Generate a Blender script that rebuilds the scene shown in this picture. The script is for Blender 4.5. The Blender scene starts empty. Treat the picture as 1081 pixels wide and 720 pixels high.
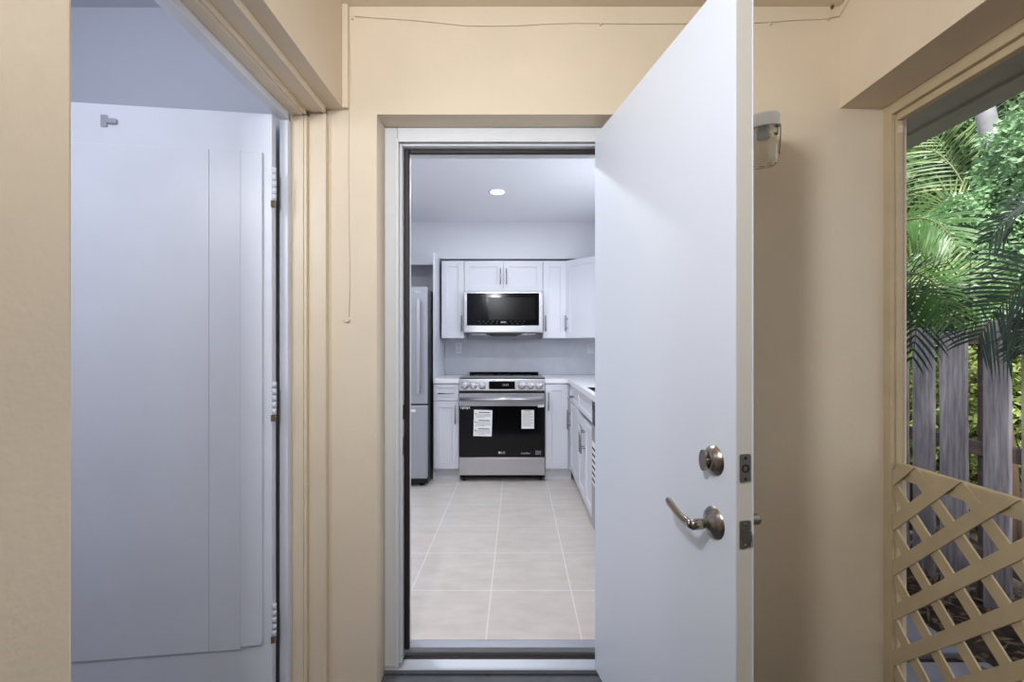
import bpy, bmesh, math, random
from mathutils import Vector, Matrix, Quaternion
PI = math.pi
S = bpy.context.scene
COL = S.collection
random.seed(7)

# ------------------------------------------------------------------ camera
F = 480.4
cam_d = bpy.data.cameras.new('camera'); cam = bpy.data.objects.new('camera', cam_d); COL.objects.link(cam)
cam_d.lens = 16.0; cam_d.sensor_width = 36.0; cam_d.sensor_fit = 'HORIZONTAL'
cam_d.shift_x = -5.5/1081; cam_d.shift_y = 6.0/1081
cam_d.clip_start = 0.02
cam.location = (0, 0, 1.2); cam.rotation_euler = (PI/2, 0, 0)
S.camera = cam

# ------------------------------------------------------------------ world, lights, exposure
w = bpy.data.worlds.new('world'); S.world = w; w.use_nodes = True
nt = w.node_tree; bg = nt.nodes['Background']
bg.inputs['Color'].default_value = (0.9, 0.95, 1.0, 1); bg.inputs['Strength'].default_value = 0.85
def light(name, kind, loc, energy, color=(1, 1, 1), size=0.3, size_y=None, rot=(0, 0, 0), shape=None, spread=None):
    d = bpy.data.lights.new(name, kind); o = bpy.data.objects.new(name, d); COL.objects.link(o)
    d.energy = energy; d.color = color; o.location = loc; o.rotation_euler = rot
    if kind == 'AREA':
        d.shape = shape or ('RECTANGLE' if size_y else 'DISK'); d.size = size
        if size_y: d.size_y = size_y
        if spread: d.spread = spread
    elif kind in ('POINT', 'SPOT'): d.shadow_soft_size = size
    return o
sun = light('sun', 'SUN', (3, -3, 6), 7.5, (1, 0.97, 0.92)); sun.data.angle = math.radians(6)
sun.rotation_euler = Vector((0.25, 0.55, -1.0)).to_track_quat('-Z', 'Y').to_euler()
# added key light inside the porch, no fixture, angled for the wall lamp's shadow
kl = light('porch_key_light', 'AREA', (-0.42, -0.12, 2.12), 22, (0.89, 0.945, 1.0), 0.17)
kl.rotation_euler = (Vector((.5, 1.5, 2.15))-kl.location).to_track_quat('-Z', 'Y').to_euler()
# kitchen downlight in view; further unseen ones and a window light added as fill
KL = [(-0.154, 3.53), (-0.154, 2.45), (-1.2, 2.45)]
for (x, y) in KL:
    light('kitchen_downlight_and_fill', 'AREA', (x, y, 2.375), 5 if y > 3 else 11, (0.93, 0.96, 1.0), 0.12)
light('kitchen_side_fill', 'AREA', (1.03, 2.95, 1.62), 13, (0.88, 0.94, 1.0), 0.9, 0.7, (0, math.radians(90), 0))  # added fill for an assumed, unseen window over the sink
light('closet_fill_light', 'POINT', (-1.2, 0.5, 1.95), 15.5, (0.94, 0.96, 1.0), 0.09)  # unseen point light added to brighten the closet evenly, no bulb modelled
vs = S.view_settings
vs.view_transform = 'Standard'; vs.look = 'None'; vs.gamma = 1; vs.use_curve_mapping = False; vs.exposure = 0.0

# ------------------------------------------------------------------ materials
def lin(c): return tuple(((v/255)/12.92 if v/255 <= .04045 else ((v/255+.055)/1.055)**2.4) for v in c)
def mat(name, rgb, rough=0.5, metal=0.0, bump=None, var=None, spec=0.5, coat=0, stretch=(1, 1, 1)):
    """rgb 0-255 sRGB; bump=(scale, strength, distance); var=(scale, amount) colour variation"""
    m = bpy.data.materials.new(name); m.use_nodes = True
    n = m.node_tree.nodes; l = m.node_tree.links; p = n['Principled BSDF']
    c = lin(rgb)
    p.inputs['Base Color'].default_value = (*c, 1); p.inputs['Roughness'].default_value = rough
    p.inputs['Metallic'].default_value = metal; p.inputs['Specular IOR Level'].default_value = spec
    p.inputs['Coat Weight'].default_value = coat
    tc = n.new('ShaderNodeTexCoord'); mp = n.new('ShaderNodeMapping'); mp.inputs['Scale'].default_value = stretch
    l.new(tc.outputs['Object'], mp.inputs['Vector'])
    if var:
        no = n.new('ShaderNodeTexNoise'); no.inputs['Scale'].default_value = var[0]; no.inputs['Detail'].default_value = 6
        l.new(mp.outputs[0], no.inputs['Vector'])
        r = n.new('ShaderNodeValToRGB'); r.color_ramp.elements[0].position = .3; r.color_ramp.elements[1].position = .7
        a = var[1]
        c2 = lin(var[2]) if len(var) > 2 else tuple(v*(1-a) for v in c)
        r.color_ramp.elements[0].color = (*c2, 1); r.color_ramp.elements[1].color = (*[min(1, v*(1+a*.4)) for v in c], 1)
        l.new(no.outputs['Fac'], r.inputs[0]); l.new(r.outputs[0], p.inputs['Base Color'])
    if bump:
        nb = n.new('ShaderNodeTexNoise'); nb.inputs['Scale'].default_value = bump[0]; nb.inputs['Detail'].default_value = 4
        l.new(mp.outputs[0], nb.inputs['Vector'])
        b = n.new('ShaderNodeBump'); b.inputs['Strength'].default_value = bump[1]; b.inputs['Distance'].default_value = bump[2]
        l.new(nb.outputs['Fac'], b.inputs['Height']); l.new(b.outputs[0], p.inputs['Normal'])
    return m
def emit(name, rgb, strength):
    m = bpy.data.materials.new(name); m.use_nodes = True; p = m.node_tree.nodes['Principled BSDF']
    p.inputs['Base Color'].default_value = (0, 0, 0, 1); p.inputs['Emission Color'].default_value = (*lin(rgb), 1)
    p.inputs['Emission Strength'].default_value = strength
    return m
M = dict(
 stucco=mat('cream_stucco', (230, 213, 189), .75, bump=(70, .22, .003), var=(3, .05)),
 cream=mat('cream_gloss_trim', (230, 213, 188), .42, bump=(25, .25, .002), var=(5, .05)),
 lattice=mat('lattice_paint', (206, 186, 152), .6, bump=(60, .3, .002), var=(8, .1)),
 white=mat('white_trim_paint', (228, 228, 230), .4, bump=(30, .1, .001)),
 doorw=mat('white_door_paint', (224, 230, 243), .42, bump=(90, .06, .0008)),
 dooredge=mat('door_edge_primer', (214, 209, 200), .5),
 closet_door=mat('closet_door_paint', (226, 229, 238), .38, bump=(14, .35, .003), var=(4, .04)),
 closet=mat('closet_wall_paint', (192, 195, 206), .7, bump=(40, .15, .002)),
 kwall=mat('kitchen_wall_paint', (222, 223, 230), .8),
 kceil=mat('kitchen_ceiling_paint', (230, 231, 238), .85),
 cab=mat('white_cabinet_lacquer', (220, 222, 230), .35),
 counter=mat('white_quartz', (236, 236, 240), .18, var=(6, .04)),
 splash=mat('pale_grey_slab', (205, 207, 218), .25, var=(9, .06)),
 steel=mat('brushed_steel', (200, 200, 204), .32, 1.0, bump=(40, .08, .0006), stretch=(1, 1, 30)),
 steel_d=mat('fridge_steel', (170, 172, 180), .42, .35),
 chrome=mat('satin_handle_metal', (150, 150, 156), .28, 1.0),
 nickel=mat('antique_nickel', (158, 150, 142), .24, 1.0),
 nickel_d=mat('dull_plate_metal', (118, 116, 114), .45, .8),
 alu=mat('aluminium_sill', (176, 180, 188), .5, .9, bump=(60, .1, .001)),
 rubber=mat('black_rubber', (26, 23, 24), .7),
 bronze=mat('dark_bronze_stop', (38, 28, 27), .5),
 black=mat('black_plastic', (14, 14, 16), .45),
 glassk=mat('black_appliance_glass', (6, 6, 9), .08, spec=.3),
 mwglass=mat('microwave_glass', (8, 8, 12), .1, spec=.15),
 mwwin=mat('microwave_window', (15, 12, 11), .2, spec=.15),
 paper=mat('white_label_paper', (236, 236, 234), .7),
 ink=mat('printed_ink', (40, 40, 44), .7),
 logo=mat('silver_print', (205, 205, 210), .4),
 led=emit('display_digits', (210, 220, 235), .9),
 lampface=emit('downlight_lens', (255, 255, 255), 9),
 porchfloor=mat('grey_porch_paint', (92, 96, 100), .6, bump=(50, .2, .002), var=(12, .12)),
 hinge=mat('painted_hinge', (214, 216, 222), .4),
 outlet=mat('outlet_plastic', (232, 232, 236), .4),
 capw=mat('lamp_cap_enamel', (236, 243, 248), .35),
 socket=mat('porcelain_socket', (244, 243, 240), .4),
 eave=mat('weathered_grey_soffit', (178, 173, 162), .8, bump=(25, .3, .003), var=(6, .15)),
 fence=mat('weathered_grey_plank', (158, 154, 164), .85, bump=(18, .5, .004), var=(9, .45), stretch=(6, 6, .6)),
 fencer=mat('dark_fence_rail', (112, 100, 98), .85, bump=(18, .4, .004), var=(7, .3), stretch=(6, .6, 6)),
 soil=mat('leafy_soil', (74, 62, 54), .95, bump=(18, .9, .04), var=(14, .6)),
 slab=mat('bluish_stepping_slab', (150, 152, 166), .85, bump=(30, .4, .004), var=(6, .2)),
 litter=mat('dry_leaf_litter', (128, 108, 92), .9, var=(20, .5)),
 palm=mat('palm_leaflet', (82, 124, 62), .42, var=(3, .35)),
 palm_d=mat('dark_palm_leaflet', (72, 92, 80), .34, var=(3, .35)),
 palm_y=mat('yellow_green_leaflet', (128, 150, 84), .45, var=(3, .3)),
 rachis=mat('palm_rachis', (108, 122, 76), .5),
 vine=mat('pale_vine_leaf', (166, 204, 158), .4, var=(12, .6)),
 bush=mat('shrub_leaf', (104, 132, 84), .5, var=(2, .45)),
 bushy=mat('yellow_green_shrub_leaf', (158, 176, 98), .5, var=(2, .4)),  # lighter, yellower leaf green than the other shrubs
 trunk=mat('pale_trunk_bark', (158, 158, 164), .8, bump=(12, .6, .01), var=(5, .35)),
 twig=mat('brown_stem', (96, 78, 60), .85),
 rust=mat('rusty_strike', (92, 80, 74), .7, .3),
 rustc=mat('bare_rust', (110, 84, 58), .85),
)
for k in ('palm', 'palm_d', 'palm_y', 'vine', 'bush', 'bushy'):
    p = M[k].node_tree.nodes['Principled BSDF']; p.inputs['Subsurface Weight'].default_value = 0
    # thin leaves let some light through
    n = M[k].node_tree.nodes; l = M[k].node_tree.links
    tr = n.new('ShaderNodeBsdfTranslucent'); mx = n.new('ShaderNodeMixShader'); mx.inputs[0].default_value = .2
    src = p.inputs['Base Color'].links[0].from_socket
    l.new(src, tr.inputs['Color']); l.new(p.outputs[0], mx.inputs[1]); l.new(tr.outputs[0], mx.inputs[2])
    l.new(mx.outputs[0], n['Material Output'].inputs['Surface'])
def glass_mat():
    m = bpy.data.materials.new('clear_jar_glass'); m.use_nodes = True; p = m.node_tree.nodes['Principled BSDF']
    p.inputs['Base Color'].default_value = (.93, .95, .92, 1); p.inputs['Transmission Weight'].default_value = 1
    p.inputs['Roughness'].default_value = .06; p.inputs['IOR'].default_value = 1.45
    return m
M['glass'] = glass_mat()
def tile_mat():
    m = bpy.data.materials.new('beige_floor_tile'); m.use_nodes = True; n = m.node_tree.nodes; l = m.node_tree.links
    p = n['Principled BSDF']; tc = n.new('ShaderNodeTexCoord'); mp = n.new('ShaderNodeMapping')
    mp.inputs['Location'].default_value = (.128+.393*10, -2.241+.405*10, 0)
    l.new(tc.outputs['Object'], mp.inputs['Vector'])
    b = n.new('ShaderNodeTexBrick'); b.offset = 0; b.squash = 1
    b.inputs['Scale'].default_value = 1; b.inputs['Brick Width'].default_value = .393; b.inputs['Row Height'].default_value = .405
    b.inputs['Mortar Size'].default_value = .0035; b.inputs['Mortar Smooth'].default_value = .3; b.inputs['Bias'].default_value = 0
    l.new(mp.outputs[0], b.inputs['Vector'])
    no = n.new('ShaderNodeTexNoise'); no.inputs['Scale'].default_value = 5; no.inputs['Detail'].default_value = 9; no.inputs['Roughness'].default_value = .65
    mp2 = n.new('ShaderNodeMapping'); mp2.inputs['Scale'].default_value = (1, 2.6, 1); l.new(tc.outputs['Object'], mp2.inputs['Vector'])
    l.new(mp2.outputs[0], no.inputs['Vector'])
    r = n.new('ShaderNodeValToRGB'); r.color_ramp.elements[0].position = .32; r.color_ramp.elements[1].position = .68
    r.color_ramp.elements[0].color = (*lin((206, 197, 190)), 1); r.color_ramp.elements[1].color = (*lin((222, 214, 207)), 1)
    l.new(no.outputs['Fac'], r.inputs[0])
    l.new(r.outputs[0], b.inputs['Color1']); l.new(r.outputs[0], b.inputs['Color2']); b.inputs['Mortar'].default_value = (*lin((236, 233, 229)), 1)
    l.new(b.outputs['Color'], p.inputs['Base Color']); p.inputs['Roughness'].default_value = .32
    return m
M['tile'] = tile_mat()

# ------------------------------------------------------------------ mesh helpers
def bx(bm, x0, x1, y0, y1, z0, z1, bev=0.0, seg=2):
    x0, x1 = min(x0, x1), max(x0, x1); y0, y1 = min(y0, y1), max(y0, y1); z0, z1 = min(z0, z1), max(z0, z1)
    r = bmesh.ops.create_cube(bm, size=1); vs = r['verts']
    for v in vs:
        v.co = Vector(((x0+x1)/2+v.co.x*(x1-x0), (y0+y1)/2+v.co.y*(y1-y0), (z0+z1)/2+v.co.z*(z1-z0)))
    if bev > 0:
        es = {e for v in vs for e in v.link_edges}
        bmesh.ops.bevel(bm, geom=list(es), offset=bev, segments=seg, affect='EDGES', profile=.5)
def box(x0, x1, y0, y1, z0, z1, bev=0.0):
    bm = bmesh.new(); bx(bm, x0, x1, y0, y1, z0, z1, bev); return bm
def tube(bm, pts, r, seg=10, caps=True):
    pts = [Vector(p) for p in pts]; n = len(pts)
    rs = r if isinstance(r, (list, tuple)) else [r]*n
    rings = []; up = None
    for i, p in enumerate(pts):
        d = (pts[min(i+1, n-1)]-pts[max(i-1, 0)]).normalized()
        if up is None:
            up = d.orthogonal().normalized()
        up = (up-d*up.dot(d)).normalized(); s = d.cross(up)
        rings.append([bm.verts.new(p+(up*math.cos(a)+s*math.sin(a))*rs[i]) for a in [2*PI*k/seg for k in range(seg)]])
    for i in range(n-1):
        for k in range(seg):
            f = bm.faces.new((rings[i][k], rings[i][(k+1) % seg], rings[i+1][(k+1) % seg], rings[i+1][k])); f.smooth = True
    if caps:
        bm.faces.new(rings[0][::-1]); bm.faces.new(rings[-1])
def lathe(bm, prof, axis='Z', seg=32, origin=(0, 0, 0)):
    """prof: (radius, height) pairs turned about an axis through origin"""
    o = Vector(origin); rings = []
    for r, h in prof:
        ring = []
        for k in range(seg):
            a = 2*PI*k/seg; c, s = math.cos(a)*max(r, 1e-5), math.sin(a)*max(r, 1e-5)
            v = {'Z': (c, s, h), 'Y': (c, h, s), 'X': (h, c, s)}[axis]
            ring.append(bm.verts.new(o+Vector(v)))
        rings.append(ring)
    for i in range(len(rings)-1):
        for k in range(seg):
            f = bm.faces.new((rings[i][k], rings[i][(k+1) % seg], rings[i+1][(k+1) % seg], rings[i+1][k])); f.smooth = True
def prism(bm, poly, z0, z1, plane='XY'):
    def P(a, b, c): return {'XY': (a, b, c), 'XZ': (a, c, b), 'YZ': (c, a, b)}[plane]
    lo = [bm.verts.new(P(a, b, z0)) for a, b in poly]; hi = [bm.verts.new(P(a, b, z1)) for a, b in poly]
    bm.faces.new(lo[::-1]); bm.faces.new(hi); n = len(poly)
    for i in range(n): bm.faces.new((lo[i], lo[(i+1) % n], hi[(i+1) % n], hi[i]))
def obj(name, bm, m, parent=None, loc=(0, 0, 0), rot=(0, 0, 0)):
    bmesh.ops.recalc_face_normals(bm, faces=bm.faces[:])
    me = bpy.data.meshes.new(name); bm.to_mesh(me); bm.free(); me.materials.append(M[m] if isinstance(m, str) else m)
    o = bpy.data.objects.new(name, me); COL.objects.link(o); o.location = loc; o.rotation_euler = rot
    if parent: o.parent = parent
    return o
def pyobj(name, verts, faces, m, parent=None, loc=(0, 0, 0)):
    me = bpy.data.meshes.new(name); me.from_pydata(verts, [], faces); me.materials.append(M[m])
    o = bpy.data.objects.new(name, me); COL.objects.link(o); o.location = loc
    if parent: o.parent = parent
    return o
def thing(name, label, cat, loc=(0, 0, 0), rotz=0, group=None):
    o = bpy.data.objects.new(name, None); COL.objects.link(o); o.empty_display_size = .05
    o.location = loc; o.rotation_euler = (0, 0, rotz); o['label'] = label; o['category'] = cat
    if group: o['group'] = group
    return o
def tag(o, label, cat, group=None, kind=None):
    o['label'] = label; o['category'] = cat
    if group: o['group'] = group
    if kind: o['kind'] = kind
    return o
def struct(name, bm, m, label=None, cat=None):
    o = obj(name, bm, m); o['kind'] = 'structure'
    if label: o['label'] = label; o['category'] = cat
    return o
def text(name, s, size, m, parent, loc, rot, extrude=.0004, align='CENTER'):
    cu = bpy.data.curves.new(name, 'FONT'); cu.body = s; cu.size = size; cu.extrude = extrude; cu.align_x = align; cu.align_y = 'CENTER'
    tmp = bpy.data.objects.new(name+'_curve', cu); COL.objects.link(tmp)
    dg = bpy.context.evaluated_depsgraph_get()
    me = bpy.data.meshes.new_from_object(tmp.evaluated_get(dg)); bpy.data.objects.remove(tmp)
    me.materials.clear(); me.materials.append(M[m])
    o = bpy.data.objects.new(name, me); COL.objects.link(o); o.location = loc; o.rotation_euler = rot; o.parent = parent
    return o

# ------------------------------------------------------------------ setting: porch
YW = 1.66      # outer face of the wall with the entry door
CZ = 2.44      # porch ceiling
PF = -0.06     # porch floor
# wall_back: the outer wall round the recessed doorway
bm = bmesh.new()
bx(bm, -2.0, -.512, YW, 1.86, -.2, 2.75)
bx(bm, -.512, .41, YW, 1.86, 2.047, 2.75)
bx(bm, .41, 1.42, YW, 1.86, -.2, 2.75)
struct('wall_back', bm, 'stucco', 'cream stucco outer wall around the white entry doorway', 'wall')
# bead of paint running down the corner with the left header
bm = bmesh.new(); bx(bm, -.633, -.612, 1.642, YW, 2.064, CZ, .003)
struct('trim_1', bm, 'cream', 'raised cream bead in the corner above the left opening', 'trim')
# wall_left with the closet opening
bm = bmesh.new(); bx(bm, -.83, -.633, -2.2, .649, PF-.1, CZ, .006)
struct('wall_left', bm, 'stucco', 'cream stucco wall at the near left edge', 'wall')
bm = bmesh.new(); bx(bm, -.83, -.633, .649, YW, 2.064, CZ)
struct('wall_left_header', bm, 'stucco', 'cream header above the opening to the closet', 'wall')
# right header and wall bits
bm = bmesh.new(); bx(bm, 1.176, 1.335, -2.2, YW, 2.069, CZ)
struct('wall_right_header', bm, 'stucco', 'cream header above the open latticed side', 'wall')
bm = bmesh.new(); bx(bm, 1.18, 1.335, -2.2, -.9, PF-.1, 2.069)
struct('wall_right', bm, 'stucco')
bm = bmesh.new(); bx(bm, -.83, 1.335, -2.3, -2.2005, PF-.1, CZ)
struct('wall_rear_blocker', bm, 'stucco')  # unseen wall added to cut the light coming from behind the camera
bm = bmesh.new(); bx(bm, -.9, 1.42, -2.2, YW, CZ, CZ+.08)
struct('ceiling', bm, 'stucco', 'cream porch ceiling', 'ceiling')
bm = bmesh.new(); bx(bm, -.83, 1.42, -2.2, 1.86, PF-.1, PF)
struct('floor', bm, 'porchfloor', 'grey painted porch floor before the door sill', 'floor')

# ---- closet behind the left opening
bm = bmesh.new(); bx(bm, -2.0, -.83, 1.655, 1.6595, PF, CZ)
struct('wall_closet_back', bm, 'closet', 'bluish white closet wall above the grey slab door', 'wall')
bm = bmesh.new(); bx(bm, -2.1, -2.0, 0, 1.66, PF, CZ)
struct('wall_closet_left', bm, 'closet')
bm = bmesh.new(); bx(bm, -2.1, -.83, 0, .06, PF, CZ)
struct('wall_closet_front', bm, 'closet')
bm = bmesh.new(); bx(bm, -.834, -.8302, .06, .649, PF, CZ); bx(bm, -.834, -.8302, .649, 1.655, 2.064, CZ)
struct('wall_closet_right', bm, 'closet')
bm = bmesh.new(); bx(bm, -2.1, -.83, 0, 1.66, CZ-.006, CZ+.08)
struct('ceiling_closet', bm, 'closet')
bm = bmesh.new(); bx(bm, -2.1, -.83, 0, 1.66, PF-.1, PF)
struct('floor_closet', bm, 'porchfloor')

# ---- stepped door casing round the closet opening: far jamb and head in the same profile
# (x0, x1, how far the face stands off the reveal)
steps = [(-.688, -.633, .006), (-.700, -.688, .024), (-.752, -.700, .020), (-.762, -.752, .036), (-.803, -.762, .040)]
bm = bmesh.new()
for a, b, t in steps:
    if t > .01:
        bx(bm, a, b, YW-t, YW-.0003, PF, 2.064-t, .002)
        bx(bm, a, b, .649, YW-t-.0002, 2.064-t-.0003, 2.0637, .002)
struct('trim_2', bm, 'cream', 'stepped cream casing around the closet opening', 'trim')
bm = bmesh.new()
bx(bm, -.836, -.8035, 1.600, YW-.001, PF, 1.998, .002); bx(bm, -.812, -.8036, 1.594, 1.5998, PF, 1.99, .001)
bx(bm, -.840, -.8035, .649, 1.5995, 2.000, 2.0637, .002)
struct('trim_3', bm, 'closet_door', 'grey white inner jamb of the closet opening', 'trim')

# ---- closet door (swung into the closet)
ang = math.atan2(.077, .604)
cd = thing('door_1', 'grey white slab closet door standing open behind the left opening', 'door', (-.834, 1.548, -.03), 0)
cd['kind'] = 'structure'; cd.rotation_euler = (0, 0, PI+ang)   # local +X runs away from the hinge, +Y faces camera side
# local: x 0..0.72 along leaf, y = toward viewer is +Y after the turn
bm = bmesh.new(); bx(bm, 0, .72, -.035, 0, 0, 2.022, .003)
obj('door_leaf', bm, 'closet_door', cd)
# plywood sheet fixed to the face
bm = bmesh.new(); bx(bm, .1965, .70, 0.0003, .007, .214, 1.889, .001)
sh = obj('plywood_panel', bm, 'closet_door', cd)
bm = bmesh.new(); bx(bm, .0975, .1960, .0003, .0062, .212, 1.889, .001)
obj('edge_strip', bm, 'closet_door', cd)
bm = bmesh.new(); bx(bm, .0315, .0970, .0003, .0085, .222, 1.886, .002); bx(bm, .028, .036, .0003, .0100, .230, 1.886, .002)
obj('edge_strip', bm, 'closet_door', cd)
bm = bmesh.new(); bx(bm, .505, .525, .0003, .004, 1.945, 1.985, .002); bx(bm, .475, .505, .0003, .012, 1.955, 1.972, .003)
obj('catch_bracket', bm, 'steel_d', cd)
for z0 in (1.72, .995, .245):
    bm = bmesh.new()
    for k in range(5):
        lathe(bm, [(0, .0), (.0068, .0), (.0068, .0205), (0, .0205)], 'Z', 12, (-.0105, .008, z0+k*.0225+.005))
    bx(bm, -.006, -.001, .001, .004, z0+.004, z0+.114, .001)
    h = obj('hinge', bm, 'hinge', cd)
    bm = bmesh.new(); prism(bm, [(-.001, .013), (-.013, .010), (-.012, .004), (-.002, .002)], z0-.018, z0+.004)
    obj('rusty_pin', bm, 'rustc', h)

# ---- frame of the entry door
bm = bmesh.new()
L, R_, T = -.512, .41, 2.047
Yc = 1.755
# brickmould casing (outer, then stepped inner)
bx(bm, L+.0005, -.462, Yc, 1.8595, -.035, T-.0005, .003); bx(bm, .36, R_-.0005, Yc, 1.8595, -.035, T-.0005, .003)
bx(bm, -.4615, .3595, Yc, 1.8595, 1.995, T-.0005, .003)
bx(bm, -.470, -.456, Yc-.006, Yc-.0003, -.035, 2.0, .002); bx(bm, .354, .368, Yc-.006, Yc-.0003, -.035, 2.0, .002)
bx(bm, -.4555, .3535, Yc-.006, Yc-.0003, 1.988, 2.0, .002)
bx(bm, -.4615, -.447, 1.768, 1.8595, -.035, 1.9945, .002); bx(bm, .345, .3595, 1.768, 1.8595, -.035, 1.9945, .002)
bx(bm, -.4468, .3448, 1.768, 1.8595, 1.980, 1.9945, .002)
# inner stop, lighter step beyond the gasket
bx(bm, -.4468, -.434, 1.812, 1.8595, .004, 1.979, .001); bx(bm, .332, .3448, 1.812, 1.8595, .004, 1.979, .001)
bx(bm, -.4338, .3318, 1.812, 1.8595, 1.968, 1.979, .001)
fr = struct('trim_4', bm, 'white', 'white stepped frame and casing of the entry doorway', 'door frame')
bm = bmesh.new()
bx(bm, -.4466, -.426, 1.795, 1.8118, .004, 1.9795, .004); bx(bm, .324, .3446, 1.795, 1.8118, .004, 1.9795, .004)
bx(bm, -.4258, .3238, 1.795, 1.8118, 1.962, 1.9795, .004)
obj('weatherstrip', bm, 'bronze', fr)
bm = bmesh.new(); prism(bm, [(1.774, .775), (1.786, .785), (1.786, .85), (1.776, .835), (1.778, .81)], -.4469, -.4448, 'YZ')
obj('strike_plate', bm, 'rust', fr)
bm = bmesh.new(); bx(bm, -.4469, -.4452, 1.776, 1.792, .915, .972, .0005)
obj('strike_plate', bm, 'rust', fr)
# sill
bm = bmesh.new()
prism(bm, [(1.745, -.055), (1.745, -.040), (1.752, -.036), (1.782, -.024), (1.785, -.055)], L+.001, R_-.001, 'YZ')
si = struct('trim_5', bm, 'alu', 'aluminium sill under the entry doorway', 'door sill')
bm = bmesh.new(); prism(bm, [(1.806, -.055), (1.806, -.012), (1.812, .003), (1.850, .006), (1.862, .0), (1.862, -.055)], -.4465, .3445, 'YZ')
obj('inner_lip', bm, 'alu', si)
bm = bmesh.new(); bx(bm, -.4465, .3445, 1.7852, 1.8058, -.055, -.024)
for k in range(7): lathe(bm, [(0, -.0235), (.003, -.0235), (.004, -.024)], 'Z', 8, (-.35+k*.1, 1.795, 0))
obj('rubber_gasket', bm, 'bronze', si)

# ------------------------------------------------------------------ entry door leaf (open towards the camera)
# local frame: origin at the hinge end of the inner face, +X along the leaf, +Y outwards (to the right wall)
p0 = Vector((.297, 1.74)); p1 = Vector((.461, .961)); dv = p1-p0; LEN = dv.length; a = math.atan2(dv.y, dv.x)
ed = thing('door_2', 'plain white entry door swung open towards the viewer', 'door', (p0.x, p0.y, -.03), a)
ed['kind'] = 'structure'
H = 2.035
bm = bmesh.new(); bx(bm, 0, LEN, 0.0, .004, 0, H, .0015); bx(bm, 0, LEN, .0405, .0445, 0, H, .0015); bx(bm, .02, LEN-.004, .004, .0405, .004, H-.004)
obj('door_leaf', bm, 'doorw', ed)
bm = bmesh.new(); bx(bm, LEN-.0038, LEN-.0006, .0042, .0403, .004, H-.004, .0005)
obj('edge_strip', bm, 'dooredge', ed)
def ly(yin): return -yin     # inner face normal is -Y in local
# thumb-turn deadbolt at x from free edge .068
bxx = LEN-.072
db = .972; lv = .831
bm = bmesh.new(); lathe(bm, [(0, -.016), (.012, -.0165), (.020, -.015), (.026, -.010), (.033, -.004), (.035, 0)], 'Y', 36, (bxx, 0, db))
d = obj('deadbolt_rose', bm, 'nickel', ed)
bm = bmesh.new(); lathe(bm, [(.0085, -.010), (.0085, -.021), (.006, -.024), (0, -.024)], 'Y', 16, (bxx, 0, db))
prism(bm, [(bxx-.008+.0135*math.cos(a_), db+.024*math.sin(a_)) for a_ in [2*PI*k/28 for k in range(28)]], -.0245, -.0175, 'XZ')
bx(bm, bxx-.008, bxx+.010, -.0225, -.0175, db-.006, db+.006, .002)
t = obj('thumb_turn', bm, 'nickel', d)
# lever
bm = bmesh.new(); lathe(bm, [(0, -.020), (.012, -.019), (.017, -.014), (.024, -.010), (.033, -.006), (.037, 0)], 'Y', 36, (bxx, 0, lv))
r = obj('lever_rose', bm, 'nickel', ed)
bm = bmesh.new(); lathe(bm, [(.0105, -.014), (.0105, -.030), (.012, -.032), (.012, -.056), (.009, -.060), (0, -.060)], 'Y', 24, (bxx, 0, lv))
# wave lever: flattened tube sweeping towards the hinge side
pts = []; rs = []
for i in range(15):
    s = i/14
    pts.append((bxx-.108*s, -.054-.004*math.sin(s*PI), lv-.006*math.sin(s*PI)+.020*s*s*(3-2*s)))
    rs.append(.0105+.0015*s if i < 14 else .008)
tube(bm, pts, rs, 12)
for v in bm.verts:
    if v.co.x < bxx-.013: v.co.y = -.054+(v.co.y+.054)*.5
obj('lever_handle', bm, 'nickel', r)
# outer lever spindle seen past the edge
bm = bmesh.new(); lathe(bm, [(.032, .0446), (.030, .051), (.014, .056), (.0115, .058), (.0125, .112), (.009, .117), (0, .117)], 'Y', 24, (bxx, 0, lv))
r2 = obj('lever_rose', bm, 'nickel', ed)
bm = bmesh.new(); tube(bm, [(bxx+.006, .104, lv), (bxx-.02, .106, lv), (bxx-.06, .106, lv+.006), (bxx-.10, .104, lv+.02)], [.010, .010, .008, .006], 12)
obj('lever_handle', bm, 'nickel', r2)
# faceplates on the edge
for z, latch in ((db, False), (lv, True)):
    bm = bmesh.new(); prism(bm, [(.023+sx*(.013-r_*(1-c_)), z+sz*(.030-r_*(1-d_))) for (sx, sz, r_, c_, d_) in ((1, -1, .004, .3, 1.0-1.0), (1, -1, .004, 1, .3), (1, 1, .004, 1, .3), (1, 1, .004, .3, 1), (-1, 1, .004, .3, 1), (-1, 1, .004, 1, .3), (-1, -1, .004, 1, .3), (-1, -1, .004, .3, 1))][1:], LEN-.0006, LEN+.0016, 'YZ')
    f = obj('latch_plate', bm, 'nickel_d', ed)
    bm = bmesh.new()
    for dz in (-.022, .022): lathe(bm, [(.0035, .0), (.0035, .0008), (0, .0012)], 'X', 10, (LEN+.0017, .023, z+dz))
    if latch:
        prism(bm, [(LEN+.0016, .014), (LEN+.0016, .030), (LEN+.012, .030), (LEN+.012, .026)], z-.011, z+.011)
    else:
        lathe(bm, [(.009, .0), (.009, .0012), (.006, .0012), (.006, .0004)], 'X', 16, (LEN+.0017, .023, z))
    obj('latch_bolt' if latch else 'bolt_hole', bm, 'nickel_d' if latch else 'black', f)

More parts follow.
